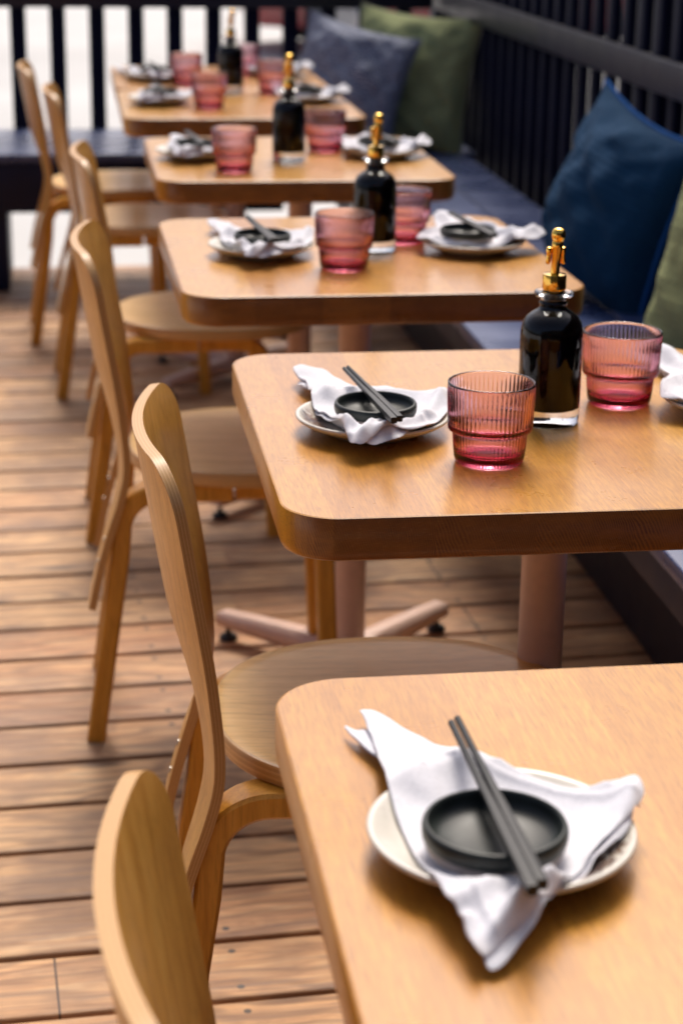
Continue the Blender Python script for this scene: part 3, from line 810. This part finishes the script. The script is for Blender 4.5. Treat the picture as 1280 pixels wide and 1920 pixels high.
glassG, bottleG = 'pink ribbed glasses on the tables', 'dark sauce bottles with gold pourers'
TZ = .74
def setting(tname, px, py, kind, rz=0.0, nap=None, jit=0.0, side='left', prz=0.0):
    """one place setting: plate, napkin, dipping bowl and a pair of chopsticks (separate things)"""
    far = f'{side} side of {tname}'
    if tname == 'nearest table': far = 'nearest table'
    o = link('plate', PLATE, None, (px, py, TZ+.0004), (0, 0, prz)); tag(o, f'speckled cream plate under the napkin, {far}', 'plate', 'stoneware plates')
    o = link('napkin', nap, None, (px, py, TZ), (0, 0, rz*.5+jit)); tag(o, f'folded white napkin over the plate, {far}', 'napkin', 'folded white napkins')
    bx, by = {'A': (-.0105, -.027), 'B': (0, -.020), 'C': (-.010, -.006)}[kind]
    zb = {'A': .0180, 'B': .0195, 'C': .0195}[kind]
    o = link('dipping_bowl', BOWL, None, (px+bx, py+by, TZ+zb), (R(.8), 0, rz)); tag(o, f'small dark glazed dipping bowl on the white napkin, {far}', 'bowl', 'dark dipping bowls')
    zc = TZ+zb+.0204+.0031
    cx, cy, ca = {'A': (-.007, -.001, R(.5)), 'B': (-.002, .006, R(5)), 'C': (.000, .014, R(6))}[kind]
    for k, sx in enumerate((-1, 1)):
        c = link('chopstick', STICK, None, (px+cx+sx*.0031, py+cy+sx*.003, zc), (R(-.6), R(3*sx), ca+R(.15)*sx))
        tag(c, f'dark grey chopstick, {"left" if k == 0 else "right"} one of the pair on the bowl, {far}', 'chopstick', 'dark chopsticks')
names = ['nearest table', 'second table', 'third table', 'fourth table', 'fifth table', 'farthest table']
setting(names[0], .256, 1.058, 'A', 0, NAP_A)
setting(names[1], .323, 2.015, 'B', 0, NAP_B, prz=3.9)
setting(names[1], .748, 2.055, 'C', .2, NAP_C, 0, 'right')
setting(names[2], .303, 3.035, 'B', .2, NAP_B, -.06, prz=1.2)
setting(names[2], .646, 3.045, 'C', .1, NAP_C, -.02, 'right')
setting(names[3], .272, 4.120, 'B', .3, NAP_B, -.25, prz=2.4)
setting(names[3], .672, 4.122, 'C', .5, NAP_C, .12, 'right')
setting(names[4], .248, 5.110, 'B', 0, NAP_B, -.2)
setting(names[4], .640, 5.150, 'C', .8, NAP_C, -.1, 'right')
setting(names[5], .262, 5.690, 'B', .3, NAP_B, .1)
setting(names[5], .625, 5.800, 'C', .1, NAP_C, .3, 'right')
gl = [(1, .4275, 1.895, 'left'), (1, .6275, 2.112, 'right'), (2, .4195, 2.925, 'left'), (2, .548, 3.142, 'right'), (3, .338, 3.940, 'left'), (3, .562, 4.235, 'right'),
      (4, .368, 5.030, 'left'), (4, .566, 5.360, 'right'), (5, .345, 5.575, 'left'), (5, .530, 5.87, 'right')]
for i, (ti, x, y, sd_) in enumerate(gl):
    o = link('drinking_glass', G_ME, None, (x, y, TZ+.0004), (0, 0, i*.37))
    tag(o, f'pink ribbed stepped drinking glass, {sd_} of the two on the {names[ti]}', 'glass', glassG)
B0_ = make_bottle()
for i, (ti, x, y) in enumerate([(1, .5255, 2.040), (2, .489, 3.068), (3, .466, 4.09), (4, .455, 5.40)]):
    o = B0_ if i == 0 else copy_tree(B0_)
    o.location = (x, y, TZ+.0004); o.rotation_euler.z = [0, .5, -.3, .8][i]
    tag(o, f'dark sauce bottle with gold pourer standing on the {names[ti]}', 'bottle', bottleG)

# ------------------------------------------------------------------ cushions
def make_cushion(name, w_, h_, T, mat, matp, seed, flange=.0, pinch=.10, back=None):
    V, F, UV, mi = [], [], [], []; n = 56
    def co(u, v, side):
        pin = pinch
        x = w_/2*u*(1-pin*(1-v*v)*abs(u)**3); z = h_/2*v*(1-pin*(1-u*u)*abs(v)**3)
        e = (max(0, 1-u**2))**.55*(max(0, 1-v**2))**.55
        th = T/2*e
        wr = .018*pnoise(Vector((u*2.2+seed, v*2.2, side*3+seed)))+.008*pnoise(Vector((u*5, v*6+seed, side)))
        # creases that fan in from the corners and a slump at the foot
        wr += .006*math.sin(9*(u+v*1.4)+seed)*e
        th += (wr)*min(1, e*2)
        th *= 1+.25*sm(.4, -1, v)
        return (x, -side*max(th, 0)*1.0, z)
    for side in (1, -1):
        b = len(V)
        for j in range(n+1):
            for i in range(n+1):
                u = math.sin(math.pi/2*(2*i/n-1)); v = math.sin(math.pi/2*(2*j/n-1)); V.append(co(u, v, side))
        for j in range(n):
            for i in range(n):
                a = b+j*(n+1)+i; q = (a, a+1, a+n+2, a+n+1); uv = [(i/n, j/n), ((i+1)/n, j/n), ((i+1)/n, (j+1)/n), (i/n, (j+1)/n)]
                if side < 0: q = q[::-1]; uv = uv[::-1]
                F.append(q); UV.append(uv)
    me = mesh('cover', V, F, [mat, back or mat], [0]*(n*n)+[1]*(n*n), UV, sharp=80, merge=.00001)
    # piping / flange round the edge
    P_ = []
    for s_ in range(4):
        for i in range(n):
            t = math.sin(math.pi/2*(2*i/n-1)); u, v = [(t, -1), (1, t), (-t, 1), (-1, -t)][s_]
            p = Vector(co(u, v, 1)); P_.append(Vector((p.x, 0, p.z)))
    V2, F2 = [], []; m = len(P_); k_ = 8; r0 = .004+flange*.5
    for i, p in enumerate(P_):
        d = (P_[(i+1) % m]-P_[i-1]).normalized(); nn = Vector((d.z, 0, -d.x))
        for k in range(k_):
            a = 2*math.pi*k/k_; V2.append(p+nn*(math.cos(a)*r0+flange*.4)+Vector((0, math.sin(a)*.004*(1+.3*pnoise(p*30)), 0)))
    for i in range(m):
        for k in range(k_):
            F2.append((i*k_+k, i*k_+(k+1) % k_, ((i+1) % m)*k_+(k+1) % k_, ((i+1) % m)*k_+k))
    me2 = mesh('piping', V2, F2, matp, sharp=80)
    t = empty('cushion'); link('cover', me, t); link('piping', me2, t)
    return t
def place(t, loc, rz, tilt, roll, label):
    t.rotation_mode = 'XYZ'
    Mx = Matrix.Translation(loc) @ Matrix.Rotation(rz, 4, 'Z') @ Matrix.Rotation(tilt, 4, 'X') @ Matrix.Rotation(roll, 4, 'Y')
    t.matrix_world = Mx
    tag(t, label, 'cushion', 'cushions along the benches')
place(make_cushion('teal', .45, .42, .23, MT['teal'], MT['tealp'], 2.2, .004, .13, MT['tealp']), (1.175, 4.03, .645), R(-76), R(-12), R(11), 'plump dark teal cushion with bright blue edge, leaning on the side railing')
place(make_cushion('green', .46, .46, .16, MT['green'], MT['greenp'], 5.1), (1.228, 3.32, .645), R(-60), R(-12), R(4), 'olive green cushion cut off by the right edge, beside the teal one')
place(make_cushion('green', .46, .46, .18, MT['green'], MT['greenp'], 7.7), (1.135, 6.42, .662), R(-38), R(-12), R(3), 'olive green cushion standing in the bench corner behind the grey patterned one')
place(make_cushion('grey', .37, .38, .14, MT['grey'], MT['grey'], 9.4), (.915, 6.30, .67), R(-12), R(-16), R(14), 'blue grey scallop patterned cushion leaning over behind the farthest table')

# ------------------------------------------------------------------ beyond the railings
def wall():  # added dark wall: darkens the baluster gaps and gives dark reflections
    t = empty('gap_darkening_wall', (2.3, 3.6, -.15)); tag(t, 'dark timber wall added beyond the side railing to darken its gaps', 'wall')
    link('panel', box_me('panel', 0, .08, -6, 4.4, 0, 2.6, MT['wall'], .004), t)
    for k in range(26):
        link('cover_strip', box_me('cover_strip', -.022, -.001, -5.9+k*.4, -5.86+k*.4, 0, 2.6, MT['wall'], .002), t)
wall()
def car():
    t = empty('parked_car', (3.6, 17.2, -.15), R(3)); tag(t, 'red parked car beyond the railing, partly seen between balusters', 'car')
    def loft(name, secs, mat):
        V, F = [], []; m = len(secs[0][1])
        for x, pts in secs: V += [(x, y, z) for y, z in pts]
        for i in range(len(secs)-1):
            for k in range(m):
                k2 = (k+1) % m; F.append((i*m+k, i*m+k2, (i+1)*m+k2, (i+1)*m+k))
        F.append(tuple(range(m))); F.append(tuple((len(secs)-1)*m+k for k in range(m-1, -1, -1)))
        me = mesh(name, V, F, mat, sharp=40); bm = bmesh.new(); bm.from_mesh(me); bmesh.ops.recalc_face_normals(bm, faces=bm.faces); bm.to_mesh(me); bm.free(); return me
    def sec(h0, h1, w_, tw): return [(-w_*.96, h0), (-w_, h0+.12), (-w_, h1*.7), (-tw, h1), (tw, h1), (w_, h1*.7), (w_, h0+.12), (w_*.96, h0)]
    body = [(-2.15, sec(.34, .62, .72, .62)), (-2.02, sec(.24, .78, .84, .74)), (-1.2, sec(.2, .92, .88, .80)), (-.6, sec(.2, .96, .89, .82)), (.8, sec(.2, .98, .89, .82)), (1.7, sec(.22, .96, .87, .78)), (2.1, sec(.28, .84, .82, .70)), (2.18, sec(.36, .66, .74, .64))]
    link('body', loft('body', body, MT['red']), t)
    def s2(h0, h1, w_, tw): return [(-w_, h0), (-tw, h1), (-tw*.9, h1+.02), (tw*.9, h1+.02), (tw, h1), (w_, h0)]
    link('windows', loft('windows', [(-.95, s2(.94, .98, .79, .78)), (-.25, s2(.94, 1.40, .80, .64)), (1.0, s2(.94, 1.42, .80, .64)), (1.7, s2(.93, .97, .78, .76))], MT['cglass']), t)
    link('roof', loft('roof', [(-.22, s2(1.405, 1.43, .62, .60)), (.4, s2(1.43, 1.46, .64, .60)), (1.0, s2(1.425, 1.45, .62, .60))], MT['red']), t)
    for x in (-1.35, 1.35):
        for y in (-.80, .80):
            wh = link('wheel', lathe('wheel', [(0, -.1), (.24, -.1), (.31, -.09), (.325, -.06), (.325, .06), (.31, .09), (.24, .1), (0, .1)], MT['tyre'], 40), t, (x, y, .325), (R(90), 0, 0))
            link('hubcap', lathe('hubcap', [(0, -.112), (.08, -.115), (.2, -.108), (.21, -.1005), (0, -.1005)] if y > 0 else [(0, .1005), (.21, .1005), (.2, .108), (.08, .115), (0, .112)], MT['rim'], 32), wh)
car()
